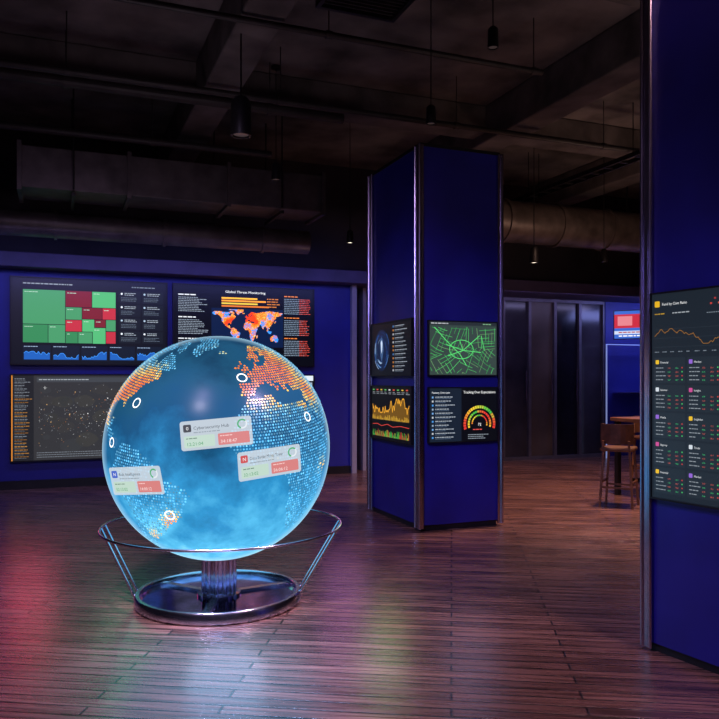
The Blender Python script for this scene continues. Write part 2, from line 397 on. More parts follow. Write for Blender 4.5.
while lat < 82:
    n = int(360*math.cos(R(lat))/step)
    for k in range(n):
        lon = -180+360*(k+.5*(row % 2))/n
        if not land(lon, lat): continue
        h = heat(lon, lat)+random.uniform(-.2,.14)
        col = heatcol(h); br = random.uniform(.55, 1.05) if h < .3 else random.uniform(.75, 1.1)
        c = sph(lat, lon, GR+.004); nn = c.normalized(); e = Vector((0,0,1)).cross(nn).normalized(); nt = nn.cross(e)
        rr = .0070*random.uniform(.85,1.1)*(1.12 if h > .4 else 1); b = len(vs)
        for q in range(6): t = 2*PI*q/6; vs.append(tuple(c+e*(rr*math.cos(t))+nt*(rr*math.sin(t))))
        fs.append(tuple(range(b, b+6))); cs.append(lin(tuple(min(1, x*br) for x in col)))
    lat += step; row += 1
me = bpy.data.meshes.new('land_dots'); me.from_pydata(vs, [], fs); me.update()
a_ = me.color_attributes.new('Col', 'FLOAT_COLOR', 'CORNER')
for p, c in zip(me.polygons, cs):
    for li in p.loop_indices: a_.data[li].color = c+(1,)
me.materials.append(M['dots']); o = bpy.data.objects.new('land_dots', me); C.objects.link(o); o.parent = gs
# a frame tangent to the globe at an offset (b right, c up in radii, as seen from the front)
def tangent_matrix(b, c, r, roll):
    a = math.sqrt(max(0, 1-b*b-c*c)); el = R(5)
    Fc = (Fv*math.cos(el)+Vector((0,0,math.sin(el)))); Uc = Vector((0,0,1))*math.cos(el)-Fv*math.sin(el)
    nn = (Fc*a+Rv*b+Uc*c).normalized()
    x = Vector((0,0,1)).cross(nn).normalized(); z = nn.cross(x)
    xr = x*math.cos(roll)+z*math.sin(roll); zr = -x*math.sin(roll)+z*math.cos(roll)
    mt = Matrix((xr, -nn, zr)).transposed().to_4x4(); mt.translation = nn*r
    return mt
for px, py, rr in ((237,383,.030),(141,405,.030),(300,419,.028),(172,508,.030),(117,441,.028)):
    b, c = (px-216)/113.0*.97, -(py-447)/113.0*.97
    q = math.hypot(b, c)
    if q > .95: b, c = b*.95/q, c*.95/q
    mk = CV(0, 0, 1, 1, 1, 1, 0, .002); mk.z0 = -1
    mk.ring(0, 0, rr, .0085, '#ffffff', lv=1, n=32)
    o = mk.build('marker_ring', M['dots'], gs); o.matrix_local = tangent_matrix(b, c, GR+.007, 0)
cards = [(214,435,'Cybersecurity Hub','#141414','12:21:04','34:18:47'),(260,461,'Cross Border Money Tower','#d23b35','32:13:02','56:06:12'),(145,475,'Risk Intelligence','#2b55c8','32:13:02','14:00:12')]
for px, py, t, ic, ga, ra in cards:
    b, c = (px-216)/113.0*.97, -(py-447)/113.0*.97
    w, h = .42, .175
    cv = CV(-w/2, -h/2, w, h, 68, 29); cv.rrect(0, 0, 68, 29, 2.5, '#d6e0e6', 1)
    cd = cv.build('callout_card', M['card'], gs); cd.matrix_local = tangent_matrix(b, c, GR*1.045, R(5))
    cv = CV(-w/2, -h/2, w, h, 68, 29, -.002); cv.rrect(3, 3.5, 7.5, 7.5, 1.2, ic, 1).text('0' if ic == '#141414' else 'N', 6.75, 9, 5, '#ffffff', 2, 'c'); cv.build('card_icon', M['cardink'], cd)
    cv = CV(-w/2, -h/2, w, h, 68, 29, -.002); cv.text(t, 12.5, 9, 4.4, '#28323c', 1, sq=min(1, 36/(text_mesh(t)[2]*4.4))).words(12.5, 11.5, 32, 1, .9, 1, '#8c9aa4', 1); cv.build('card_title', M['cardink'], cd)
    cv = CV(-w/2, -h/2, w, h, 68, 29, -.002); cv.ring(59, 7.5, 4.2, 1.5, '#3fae6a', 40, 250, lv=1).ring(59, 7.5, 4.2, 1.5, '#e8eef2', -110, 40, lv=1); cv.build('card_gauge', M['cardink'], cd)
    cv = CV(-w/2, -h/2, w, h, 68, 29, -.002); cv.rrect(3, 15, 29, 11.5, 1.2, '#c2dcca', 1).words(5, 17, 14, 1, .9, 1, '#5b7a66', 2).text(ga, 5, 24.6, 4.6, '#2b9a55', 2); cv.build('card_tile', M['cardink'], cd)
    cv = CV(-w/2, -h/2, w, h, 68, 29, -.002); cv.rrect(35, 15, 30, 11.5, 1.2, '#dc7a74', 1).words(37, 17, 14, 1, .9, 1, '#ffd6d2', 2).text(ra, 37, 24.6, 4.6, '#ffe9e6', 2); cv.build('card_tile', M['cardink'], cd)
# stand
M['deck'] = pmat('deck_gloss', (.42,.32,.72), .12, 1, .45, 6)
M['stem'] = pmat('stem_chrome', (.68,.60,.80), .14, 1, .1, 5)
MB().lathe([(0,0),(.55,0),(.55,.03),(0,.03)]).build('base_plate', M['blackmetal'], g, True)
MB().lathe([(.53,.03),(.53,.07),(.538,.08),(.56,.08),(.570,.068),(.572,.015),(.56,.0),(.53,0)], 96).build('base_rim', M['chrome'], g, True)
MB().lathe([(0,.03),(.53,.03),(.53,.042),(0,.042)], 96).build('base_deck', M['deck'], g, True)
m = MB()
for k in range(3): t = R(30+120*k); m.bar((.14*math.cos(t), .14*math.sin(t), .05), (.53*math.cos(t), .53*math.sin(t), .05), .05, .018, (-math.sin(t), math.cos(t), 0))
m.build('base_spokes', M['chrome'], g)
m = MB(); n = 12
m.lathe([(.0,.042),(.15,.042),(.15,.06),(.108,.066),(.108,.31),(.14,.33),(0,.33)], 48)
for k in range(n): t = 2*PI*k/n; m.cyl((.106*math.cos(t), .106*math.sin(t), .06), (.106*math.cos(t), .106*math.sin(t), .315), .017, n=10)
m.build('stem', M['stem'], g, True)
RZ = .53; RR = .82; RO = Vector((.03, 0, 0))
MB().torus(RR, .009, RZ, 128, 10, RO).build('guard_rail', M['chrome'], g, True)
for sgn in (-1, 1):
    dd = Vector((math.cos(R(6)), math.sin(R(6)), 0))*sgn
    sd = Vector((-dd.y, dd.x, 0))
    for off in (-.06, .06):
        MB().cyl(RO+dd*(RR-.003)+sd*off+Vector((0,0,RZ)), dd*.56+sd*off+Vector((0,0,.05)), .0105, n=10).build('rail_leg', M['chrome'], g, True)

# ------------------------------------------------------------------ screens
def screen(label, loc, rz, w, h, cw, chh, bg, group=None, bez=.014, dep=.05, mat='screen', name='display_screen'):
    root = empty(name, loc, rz, label, 'screen', group)
    MB().box(-w/2, w/2, -dep+.012, 0, 0, h).box(-w/2, -w/2+bez, -dep, -dep+.012, 0, h).box(w/2-bez, w/2, -dep, -dep+.012, 0, h).box(-w/2+bez, w/2-bez, -dep, -dep+.012, 0, bez).box(-w/2+bez, w/2-bez, -dep, -dep+.012, h-bez, h).build('bezel', M['black'], root)
    iw, ih = w-2*bez, h-2*bez
    def cv(): return CV(-iw/2, bez, iw, ih, cw, chh, -dep+.010)
    q = cv().rect(0, 0, cw, chh, bg, 0).build('display_panel', M[mat], root)
    return root, cv, q
VS = 11.588
def wallscr(label, u0, u1, z0, z1, cw, chh, bg): return screen(label, W((u0+u1)/2, VS, z0), TH, u1-u0, z1-z0, cw, chh, bg, 'video wall screens', .02, .06, 'wallscreen')
SM = M['screen']; WM = M['wallscreen']
# A treemap
r, cv, q = wallscr('wall screen with green and red treemap, upper left of the blue wall', -.589, 1.543, 1.73, 2.966, 157, 90, '#090c14')
c = cv(); c.words(11, 5, 60, 1, 1.1, 1, '#8a949e', 1).words(120, 5, 30, 1, 1.1, 1, '#6a747e', 1); c.build('header_text', WM, q)
c = cv()
G1, G2, G3, R1, R2 = '#3f8a5c', '#2f7a4c', '#4aa86a', '#6e1824', '#b02a38'
for x, y, w, h, col in ((11,12,41,36,G1),(11,48.6,24,19,G2),(35.6,48.6,16.4,19,G1),(52.6,12,26,17,R1),(79.2,12,24,17,G3),(52.6,29.6,16,13,G1),(69.2,29.6,20,12,R1),(89.8,29.6,13.4,12,R2),(52.6,43.2,16,12,R2),(69.2,42.2,12,13,G3),(81.8,42.2,11,8,R1),(93.4,42.2,9.8,12,G1),(52.6,55.8,12,12,G2),(65.2,55.8,14,12,G1),(79.8,51,13,17,G3),(93.4,55,9.8,12.6,R2)):
    c.rect(x, y, w, h, col, 1)
    if w > 10: c.words(x+1.5, y+2, w*.4, 1, .7, 1, '#a8c8b4', 2)
c.build('treemap', WM, q)
c = cv()
for k in range(4):
    for j in range(2):
        x, y = 107+j*24, 10+k*14.6; c.rect(x, y, 22.5, 13.4, '#11161f', 1).disc(x+2.6, y+3, 1.1, random.choice(['#9fb4c8','#d8e0e8','#7088a0']), 2)
        c.words(x+5.5, y+2, 15, 2, .7, 1.1, '#98a2ac', 2).words(x+2, y+7, 19, 3, .55, 1.1, '#5a6674', 2)
c.build('news_tiles', WM, q)
c = cv()
for k in range(5):
    x = 11+k*28.5; c.rect(x, 70.5, 27, 16, '#0d1626', 1).words(x+1, 71.5, 16, 1, .7, 1, '#8fa4c0', 2).area(x+1, 77, 25, 8.5, 18, '#1a55a8', '#3a8ae8', 2, seed=20+k)
c.build('mini_charts', WM, q)
# B threat map
r, cv, q = wallscr('wall screen with orange world map, upper right on the blue wall', 1.618, 3.835, 1.73, 2.966, 141, 89, '#03050a')
c = cv(); c.text('Global Threat Monitoring', 70, 7, 3.9, '#f2f4f8', 1, 'c'); c.build('title_text', WM, q)
c = cv()
for y in (6, 31, 55): c.words(4, y+4, 26, 1, 1.2, 1, '#d8dce2', 1).words(4, y+7.4, 30, 9, .7, 1.2, '#8a96a4', 1)
c.build('left_text', WM, q)
c = cv()
for y in (8, 33, 57): c.words(110, y, 20, 1, 1.1, 1, '#e07a34', 1).words(110, y+3.4, 27, 9, .7, 1.4, '#7e90a4', 1).words(126, y+3.4, 12, 9, .7, 1.4, '#c8483c', 2)
c.build('right_text', WM, q)
c = cv()
for k in range(4): c.rect(46, 12+k*3, 26+random.uniform(6,34), 1.8, ['#ffb52e','#ff9a2a','#e0c040','#d87020'][k], 1)
c.words(92, 12, 14, 4, 1.1, 1.9, '#c8742c', 1); c.build('bar_chart', WM, q)
c = cv(); c.rect(36, 24.5, 73, 44, '#06183a', 1); la = 78
while la > -56:
    lo = -168
    while lo < 178:
        if land(lo, la):
            hh = heat(lo, la)+random.uniform(0,.45)+.28*math.sin(lo*.09+1)*math.cos(la*.11)+(.12 if lo > 20 and la > 5 else 0)
            c.rect(36.5+(lo+168)/346*72, 25.5+(78-la)/134*42, .84, .94, '#f0401a' if hh > .85 else ('#ff7a20' if hh > .5 else ('#ffc060' if hh > .38 else ('#3a90f0' if hh < .2 else '#e06a20'))), 2)
        lo += 2.3
    la -= 2.1
c.build('world_map', WM, q)
c = cv()
for k in range(7): c.words(40, 70+k*2.5, 66, 1, .9, 1, ['#d04838','#ff9a3c','#98a0aa','#c85030','#7a8494','#c07030','#7a8494'][k], 1)
c.build('alert_table', WM, q)
# C dark scatter
r, cv, q = wallscr('wall screen with a grey starfield scatter plot behind the globe', -.589, 1.543, .38, 1.605, 155, 88, '#2c2c2e')
c = cv(); c.rect(0, 0, 1.1, 88, '#c87a2a', 1).rect(1.1, 0, 20, 88, '#1c1d20', 1)
for k in range(24): c.words(3, 3+k*3.5, 17, 1, .8, 1, random.choice(['#98682e','#7a5224','#686e76','#a8783c']), 2).words(3, 4.6+k*3.5, 12, 1, .6, 1, '#54585e', 2)
c.build('side_list', WM, q)
c = cv(); c.rect(24, 2, 128, 5, '#383b40', 1).words(26, 3.8, 60, 1, .9, 1, '#949aa0', 2).words(24, 80, 125, 3, .7, 1.6, '#666c74', 1); c.text('+', 30, 15, 6, '#d8d8d8', 1); c.build('header_text', WM, q)
c = cv()
for k in range(26):
    cx, cy, rr = random.uniform(30,146), random.uniform(14,74), random.uniform(3,9)
    c.poly([(cx+rr*1.5*(.7+.3*random.random())*math.cos(2*PI*j/9), cy-rr*(.7+.3*random.random())*math.sin(2*PI*j/9)) for j in range(9)], random.choice(['#302f2f','#333230','#2f3032']), 1)
for k in range(420):
    x, y = random.uniform(25, 151), random.gauss(44, 17)
    if not (9 < y < 78): continue
    s_ = random.choice([.35,.4,.45,.5,.6,1.0]); c.rect(x, y, s_, s_, random.choice(['#6a6c70','#84868a','#5e6064','#d0d0d0','#a8643c','#b08a5a','#62646a']), 2)
c.build('scatter_plot', WM, q)
# D
r, cv, q = wallscr('wall screen mostly hidden behind the globe, white bar along its top', 1.618, 3.835, .38, 1.605, 141, 88, '#12161f')
c = cv(); c.rect(0, 0, 141, 6, '#c9d2dc', 1).rect(100, 8, 40, 9, '#8f9cab', 1).words(4, 2, 60, 1, 1.6, 1, '#3a4450', 2); c.build('header_bar', WM, q)
c = cv()
for k in range(12): c.words(6, 22+k*5, 128, 1, 1.6, 1, '#566274', 1)
c.build('table_text', WM, q)
# pillar screens
def pil(face, s0, s1, z0, z1, label, cw, chh, bg):
    if face == 'l': loc = W(3.403-.002, 6.873+(s0+s1)/2, z0); rz = TH-PI/2
    else: loc = W(3.403+(s0+s1)/2, 6.873-.002, z0); rz = TH
    return screen(label, loc, rz, s1-s0, z1-z0, cw, chh, bg, 'screens on the middle pillar', .012, .035)
r, cv, q = pil('l', .13, 1.22, 1.57, 2.166, 'pillar screen showing a dark blue globe graphic beside a text list', 106, 60, '#06080f')
c = cv(); rn = random.Random(3)
c.poly([(30+21*math.cos(2*PI*k/28), 31+24*math.sin(2*PI*k/28)) for k in range(28)][::-1], '#0c1c3c', 1)
for k in range(34):
    t = rn.uniform(0, 2*PI); rad = rn.uniform(.55, 1.0)
    c.line([(30+21*rad*math.cos(t+j*.16), 31+24*rad*math.sin(t+j*.16)) for j in range(5)], rn.uniform(.3,.8), rn.choice(['#2456a8','#3a6ab8','#5f8cc0','#98b4d4','#1a3878']), 2)
c.poly([(26,20),(30,15),(34,20),(36,31),(31,45),(27,37)], '#3a5680', 3).poly([(28,22),(31,19),(33,23),(32,31),(30,35)], '#c4d6ec', 4)
c.build('orb_graphic', SM, q)
c = cv()
for k in range(12): c.rect(60, 4+k*4.5, 2.2, 2.2, rn.choice(['#b8bcc2','#c07834','#4a78b0']), 1).words(65, 4.4+k*4.5, 36, 1, .9, 1, '#949ca6', 1).words(65, 6.2+k*4.5, 26, 1, .6, 1, '#4e5864', 1)
c.build('text_list', SM, q)
r, cv, q = pil('l', .13, 1.22, .862, 1.468, 'pillar screen with an orange peaked chart over green bars', 106, 60, '#070809')
c = cv()
for k in range(9): c.rect(5+k*11, 3, 5, 1.4, ['#58a858','#c84a3c','#c8a83c','#58a858','#c8c8c8','#c84a3c','#58a858','#c8a83c','#c84a3c'][k], 1).words(5+k*11, 6, 9, 2, .7, 1, '#8a9096', 1)
c.build('header_text', SM, q)
c = cv(); c.area(5, 13, 96, 24, 60, '#6a4a12', '#f0a830', 1, seed=8, lo=.3, tw=.045)
for k in range(60): hh = rn.uniform(1, 6); c.rect(5+k*1.6, 38-hh, .9, hh, rn.choice(['#c89a30','#d8b040','#a87c28']), 3)
c.build('line_chart', SM, q)
c = cv()
for k in range(64):
    hh = rn.uniform(1.5, 8); c.rect(5+k*1.5, 57-hh, .9, hh, rn.choice(['#3fae4c','#5ca83c','#b8a43c','#b84a34']), 1)
c.line([(5,44),(18,43),(30,45),(46,42.5),(60,45),(80,43),(101,44)], .6, '#e0443c', 2); c.build('bar_chart', SM, q)
r, cv, q = pil('r', .078, .888, 1.57, 2.135, 'pillar screen showing a green road map on grey', 81, 56, '#34423f')
c = cv(); rn = random.Random(11)
def warp(x, y): return (x+1.9*math.sin(y*.11+1)+.9*math.sin(x*.2+y*.07), y+1.6*math.sin(x*.09)+.8*math.sin(y*.25+x*.05))
def street(p, wd, col, lv=1):
    seg = []
    for (x, y) in p:
        if 1 < x < 80 and 5 < y < 55: seg.append((x, y))
        else:
            if len(seg) > 1: c.line(seg, wd, col, lv)
            seg = []
    if len(seg) > 1: c.line(seg, wd, col, lv)
for (x0, x1, y0, y1, ra) in ((0,44,4,34,16),(40,82,4,30,-12),(0,40,32,56,-28),(38,82,28,56,30)):
    rot = R(ra); cx, cy = (x0+x1)/2, (y0+y1)/2
    for k in range(-12, 13):
        for dr in (0, 1):
            j0 = rn.randint(-18, 0); j1 = j0+rn.randint(8, 24)
            pts = []; jit = rn.uniform(-.8,.8)
            for j in range(j0, j1):
                a, b = (j*1.6, k*3.6+jit) if dr == 0 else (k*4.4+jit, j*1.6)
                x, y = cx+a*math.cos(rot)-b*math.sin(rot), cy+a*math.sin(rot)+b*math.cos(rot)
                pts.append(warp(x, y) if x0 <= x <= x1 and y0 <= y <= y1 else (-9,-9))
            street(pts, rn.choice([.34,.4,.5]), rn.choice(['#46b860','#3aa052','#52c468','#6ea068']))
for pp, wd in (([(0,48),(22,36),(40,30),(60,14),(82,9)],.8),([(6,6),(20,20),(36,34),(44,46),(56,56)],.8),([(30,4),(36,20),(40,30),(46,56)],.7),([(0,22),(20,24),(40,30),(62,32),(82,36)],.7),([(58,4),(62,14),(66,30),(80,52)],.6)):
    street(pp, wd, '#5adc72', 2)
street([(38+13*math.cos(2*PI*k/20)*1.1, 29+10*math.sin(2*PI*k/20)) for k in range(21)], .7, '#5adc72', 2)
c.build('road_map', SM, q)
c = cv(); c.rect(0, 0, 81, 3.6, '#252b30', 1).words(2, 1.3, 26, 1, 1.1, 1, '#b0b4b8', 2).words(64, 1.3, 14, 1, 1, 1, '#78a880', 2); c.build('header_bar', SM, q)
r, cv, q = pil('r', .078, .888, .89, 1.458, 'pillar screen with a list and a multicoloured gauge', 81, 56, '#07090d')
c = cv(); c.rect(0, 0, 38, 56, '#16202e', 1).text('Factory Overview', 3, 5.6, 2.9, '#e4e8ee', 2)
for k in range(11): c.rect(3, 8.6+k*4.2, 1.9, 1.9, ['#6fa0d8','#b8bcc2','#4a90d8','#8aa0b8'][k % 4], 2).words(7, 8.8+k*4.2, 26, 1, .85, 1, '#a4acb6', 2).words(7, 10.5+k*4.2, 20, 1, .6, 1, '#54647a', 2)
c.build('list_panel', SM, q)
c = cv(); c.text('Tracking Over Expectations', 60, 5.6, 4.0, '#f4f4f4', 2, 'c', 39/(text_mesh('Tracking Over Expectations')[2]*4.0)); c.build('title_text', SM, q)
c = cv()
GC = ['#e03a30','#e0482e','#e8862e','#f0b234','#f0c834','#d8cc3a','#b0c83e','#6cc644','#48b848','#c8a03a','#e05a30','#e03a30']
for k in range(24): c.ring(60, 38, 18, 3.0, GC[k//2], 180-9*k-7.2+18, 180-9*k+18, 2, 1)
for k in range(18): c.ring(60, 38, 13.2, 2.2, GC[(k*2//3+4) % 12], 180-12*k-9.5+18, 180-12*k+18, 2, 1)
for k in range(14): c.ring(60, 38, 9, 1.4, GC[(k+2) % 12], 180-14*k-11, 180-14*k, 2, 1)
c.text('72', 60, 40, 4, '#ffffff', 2, 'c').words(52, 43.5, 16, 1, .9, 1, '#e0524a', 1).words(46, 49, 28, 3, .7, 1.3, '#8a949e', 1)
c.build('gauge', SM, q)
# right pillar portrait screen
dx, dz = .68, 1.155
ax = Vector((math.cos(RZ2), math.sin(RZ2), 0))
r, cv, q = screen('tall portrait dashboard screen on the pillar at the right edge', CR+ax*(.07+dx/2)+Vector((0,0,.872)), RZ2, dx, dz, 68, 115.5, '#1a222a', None, .01, .03)
c = cv(); c.rrect(2, 4, 3.4, 3.4, .6, '#d8a820', 1).text('Fund by Com Ratio', 7.0, 6.7, 2.1, '#e0e2e4', 1).words(2, 11, 8, 1, .6, 1, '#b08828', 1).words(14, 11, 14, 1, .6, 1, '#989ea4', 1); c.build('title_text', SM, q)
c = cv()
for k in range(4): c.rect(38+k*2.4, 4.8 if k % 2 else 7.4, 1.2, 1.0, ['#b83a34','#983030','#b04a3c','#3f9e5c'][k], 1)
c.words(36, 12.4, 12, 1, .5, 1, '#6a747e', 1); c.build('status_squares', SM, q)
c = cv()
for k in range(3): c.rect(2, 20+k*5, 64, .2, '#28313a', 1)
rn = random.Random(4); y = 24; pts = [(2, y)]
for k in range(80):
    y = min(29, max(20, y+rn.uniform(-1.2,1.2)+(.25 if 24 < k < 44 else 0)-(.16 if 8 < k < 24 else 0))); pts.append((2+.8*(k+1), y))
c.line(pts, .26, '#a06a26', 2); c.build('line_chart', SM, q)
c = cv()
for k in range(12): c.words(2+k*5.3, 32.6, 3, 1, .5, 1, '#6a747e', 1)
c.build('axis_text', SM, q)
ICO = ['#e0b428','#d8a82c','#4a9ad8','#c8d0d8','#d84a3c','#3fae6c','#8a60c8','#5ab0e0','#e0b428','#c04a8c','#48b878','#d8d8d8']
NM = ['Financial','Market','Alliance','Science','Insight','Capital','Media','Logistics','Energy','Agency','Trade','Mobility']
k = 0
for y in (36, 51.5, 67, 82.5, 98):
    for j in range(3):
        x = 1.5+j*22.2; c = cv(); c.rrect(x, y, 21, 14.4, .8, '#1f2830', 1).rrect(x+1.2, y+1.4, 2.3, 2.3, .4, ICO[(k*5+j) % 12], 2).text(NM[k % 12], x+4.4, y+3.3, 1.6, '#d0d4d8', 2)
        for i in range(4):
            yy = y+5.6+i*2.2
            c.words(x+1.4, yy, 7, 1, .5, 1, '#828a92', 2).text('%d.%02d' % (rn.randint(1,9), rn.randint(10,99)), x+9.5, yy+.8, 1.1, '#3fb870' if (k+j+i) % 2 else '#c8584c', 2).text('%d.%d' % (rn.randint(10,99), rn.randint(1,9)), x+14.6, yy+.8, 1.1, '#c8584c' if (k+i) % 3 else '#3fb870', 2).rect(x+18.6, yy-.1, .8, .7, '#3fae5c' if (k+i) % 2 else '#b83a34', 2)
        c.build('company_tile', SM, q); k += 1
# bar television, angled on a drop pole
r, cv, q = screen('small red and blue news screen hanging over the bar', at(643, 14.0, 2.27), -R(32), 1.04, .54, 100, 58, '#2a50b0', None, .015, .05, name='television')
MB().cyl((0, .03, .1), (0, .03, CZ-2.27), .025, n=12).box(-.1, .1, 0, .03, .1, .4).build('mount_pole', M['blackmetal'], r)
c = cv(); c.rect(0, 0, 100, 36, '#c22c3e', 1).rect(0, 0, 100, 7, '#3a66c8', 2).rect(0, 36, 100, 22, '#3a66c8', 2).rect(0, 42, 100, 7, '#c8d4ec', 3).rect(6, 11, 26, 20, '#e08088', 2).rect(44, 10, 50, 24, '#8a2030', 2).words(47, 13, 44, 4, 2.6, 2.4, '#f0d0d4', 3).words(8, 44, 80, 1, 2.2, 1.6, '#b03040', 4).words(8, 51.5, 60, 1, 2.4, 1, '#ffffff', 3)
c.build('news_graphic', SM, q)

# ------------------------------------------------------------------ ceiling services
def thing_mesh(name, mb, mat, label, cat, group=None, **k):
    o = mb.build(name, mat, None, **k); o.rotation_euler = (0,0,TH); return tag(o, label, cat, group)
d = empty('air_duct', W(1.5, 10.2, 3.82), TH, 'wide rectangular metal duct above the left video wall', 'duct')
MB().box(-1.9, 1.9, -.35, .35, 0, .5).build('duct_body', M['galv'], d, bevel=.01)
for x in (-1.9, -.65, .6, 1.9): MB().box(x-.025, x+.025, -.39, .39, -.04, .54).build('flange', M['galv'], d)
for x in (-1.3, 1.3):
    MB().cyl((x, -.42, 0), (x, -.42, CZ-3.82), .01, n=6).cyl((x, .42, 0), (x, .42, CZ-3.82), .01, n=6).box(x-.02, x+.02, -.44, .44, -.08, -.04).build('hanger', M['blackmetal'], d)
d = empty('air_duct', W(1.2, 10.85, 3.42), TH, 'long low duct run just above the blue wall top', 'duct')
MB().cyl((-5, 0, .15), (2.3, 0, .15), .17, n=28).build('duct_body', M['galv'], d, True)
for x in (-4, -2.6, -1.2, .2, 1.6): MB().cyl((x-.02, 0, .15), (x+.02, 0, .15), .19, n=28).build('flange', M['galv'], d)
for x in (-1.9, .9): MB().cyl((x, 0, .32), (x, 0, CZ-3.42), .01, n=6).build('hanger', M['blackmetal'], d)
d = empty('air_duct', W(8.6, 10.4, 4.05), TH, 'round spiral metal duct to the right of the middle pillar', 'duct')
MB().cyl((-3.2, 0, 0), (4.3, 0, 0), .33, n=36).build('duct_body', M['galv_warm'], d, True)
for k in range(8): MB().cyl((-3+k-.03, 0, 0), (-3+k+.03, 0, 0), .355, n=36).build('flange', M['galv_warm'], d, True)
for x in (-2.5, .5, 3.5): MB().cyl((x, 0, .33), (x, 0, CZ-4.05), .012, n=6).build('hanger', M['blackmetal'], d)
for (v, z, u0, u1, rr, lab) in ((8.1, 4.6, -5, 9, .035, 'thin dark pipe crossing high over the globe'), (8.55, 4.66, -5, 3.2, .06, 'thicker dark pipe behind the thin ceiling pipe'), (6.5, 4.66, -5, 4.6, .03, 'dark pipe nearest the top left corner of the view'), (9.6, 4.45, -4, 2.6, .045, 'dark pipe running above the rectangular duct')):
    m = MB().cyl((u0, v, z), (u1, v, z), rr, n=14)
    u = u0+.7
    while u < u1: m.cyl((u, v, z+rr*.5), (u, v, CZ if abs(v-9) > .2 else 4.84), .006, n=6).cyl((u-.03, v, z), (u+.03, v, z), rr*1.25, n=14); u += 2.2
    thing_mesh('ceiling_pipe', m, M['pipe'], lab, 'pipe')
t = empty('cable_tray', W(7.2, 7, 4.48), TH, 'black cable tray over the round duct at right', 'cable tray')
for x in (-.1, .1): MB().box(x-.01, x+.01, -5, 4.6, 0, .06).build('side_rail', M['blackmetal'], t)
m = MB(); y = -5
while y < 4.6: m.box(-.1, .1, y, y+.03, .01, .03); y += .3
m.build('rungs', M['blackmetal'], t)
for y in (-4, -1.5, 1, 3.4):
    for x in (-.1, .1): MB().cyl((x, y, .05), (x, y, CZ-4.48), .007, n=6).build('hanger', M['blackmetal'], t)
vt = empty('air_vent', at(368, 6.6, 4.83), TH, 'black slatted air vent at the top of the view', 'vent')
a_ = .38
MB().box(-a_, a_, -.3, -.26, 0, .2).box(-a_, a_, .26, .3, 0, .2).box(-a_, -a_+.04, -.26, .26, 0, .2).box(a_-.04, a_, -.26, .26, 0, .2).build('vent_frame', M['blackmetal'], vt)
m = MB()
for k in range(9): m.box(-a_+.04, a_-.04, -.25+k*.058, -.235+k*.058, .02, .06)
m.build('slats', M['pipe'], vt); MB().box(-a_+.04, a_-.04, -.26, .26, .16, .37).build('vent_box', M['blackmetal'], vt)

def spot(label, loc, ln, s=1.0, lit=False, grp='ceiling spotlights'):
    t = empty('spotlight', loc, TH, label, 'spotlight', grp)
    top = ln
    MB().cyl((0,0,.34*s), (0,0,top), .006*s+.002, n=8).build('rod', M['blackmetal'], t)
    MB().cyl((0,0,top-.03), (0,0,top), .06, n=16).build('ceiling_plate', M['blackmetal'], t)
    MB().lathe([(0,.34*s),(.05*s,.34*s),(.085*s,.30*s),(.09*s,.02*s),(.09*s,0),(.075*s,0),(.07*s,.03*s),(0,.03*s)], 24).build('lamp_head', M['blackmetal'], t, True)
    MB().lathe([(0,.025*s),(.07*s,.025*s),(.07*s,.015*s),(0,.015*s)], 20).build('lens', M['lens'] if lit else M['lens_off'], t)
    return t
def spx(px, py, depth): return at(px, depth, CH+(HZ-py)/F*depth)
for label, px, py, dp, s_, lit in (
    ('large black cylinder spotlight hanging above the globe', 241, 136, 7.0, 1.05, False),
    ('black spotlight hanging at the top, right of the middle pillar', 493, 48, 6.4, .52, False),
    ('dim spotlight hanging just in front of the middle pillar top', 431, 124, 7.0, .5, False),
    ('small glowing spotlight left of the middle pillar', 350, 243, 10.2, .5, True),
    ('glowing pendant spotlight right of the middle pillar', 534, 263, 11.0, .7, True),
    ('thin dark spotlight hanging right of the largest one', 276, 180, 8.9, .6, False),
    ('small dark spotlight near the right pillar', 604, 262, 12.0, .6, False)):
    p = spx(px, py, dp); spot(label, p, CZ-p.z, s_, lit)

# ------------------------------------------------------------------ bar
def stool(label, loc, rz):
    t = empty('bar_stool', loc, rz, label, 'stool', 'bar stools')
    for sx in (-1, 1):
        for sy in (-1, 1): MB().bar((sx*.19, sy*.18, 0), (sx*.15, sy*.145, .68), .026, .026, (1,0,0)).build('leg', M['wood'], t)
    MB().bar((-.18,-.17,.24),(.18,-.17,.24),.024,.018,(0,0,1)).bar((-.18,.17,.24),(.18,.17,.24),.024,.018,(0,0,1)).bar((-.18,-.17,.3),(-.18,.17,.3),.024,.018,(0,0,1)).bar((.18,-.17,.3),(.18,.17,.3),.024,.018,(0,0,1)).build('footrest', M['wood'], t)
    MB().box(-.19,.19,-.18,.18,.67,.72).build('seat', M['leather'], t, bevel=.022)
    m = MB()
    for k in range(8):
        a, b = R(-60+120*k/8), R(-60+120*(k+1)/8)
        p = [(r_*math.sin(q), .01+r_*math.cos(q)*.9, z) for z in (.76,1.0) for r_, q in ((.20,a),(.20,b),(.222,b),(.222,a))]
        bb = len(m.v); m.v += p; m.f += [tuple(bb+i for i in qq) for qq in ((0,1,2,3),(4,5,6,7),(0,1,5,4),(1,2,6,5),(2,3,7,6),(3,0,4,7))]
    m.build('backrest', M['leather'], t)
    for sx in (-1, 1): MB().bar((sx*.145,.155,.68),(sx*.15,.18,.80),.024,.02,(1,0,0)).build('back_post', M['wood'], t)
    return t
s1 = stool('nearest brown wooden bar stool in front of the bar table', at(619, 9.2), R(150))
s2 = dup(s1, at(650, 10.9), R(10), 'second bar stool half hidden behind the right pillar')
t = empty('bar_table', at(657, 10.0), TH, 'tall wooden bar table behind the nearest bar stool', 'table')
MB().box(-.5,.5,-.32,.32,.98,1.03).build('tabletop', M['wood'], t, bevel=.008)
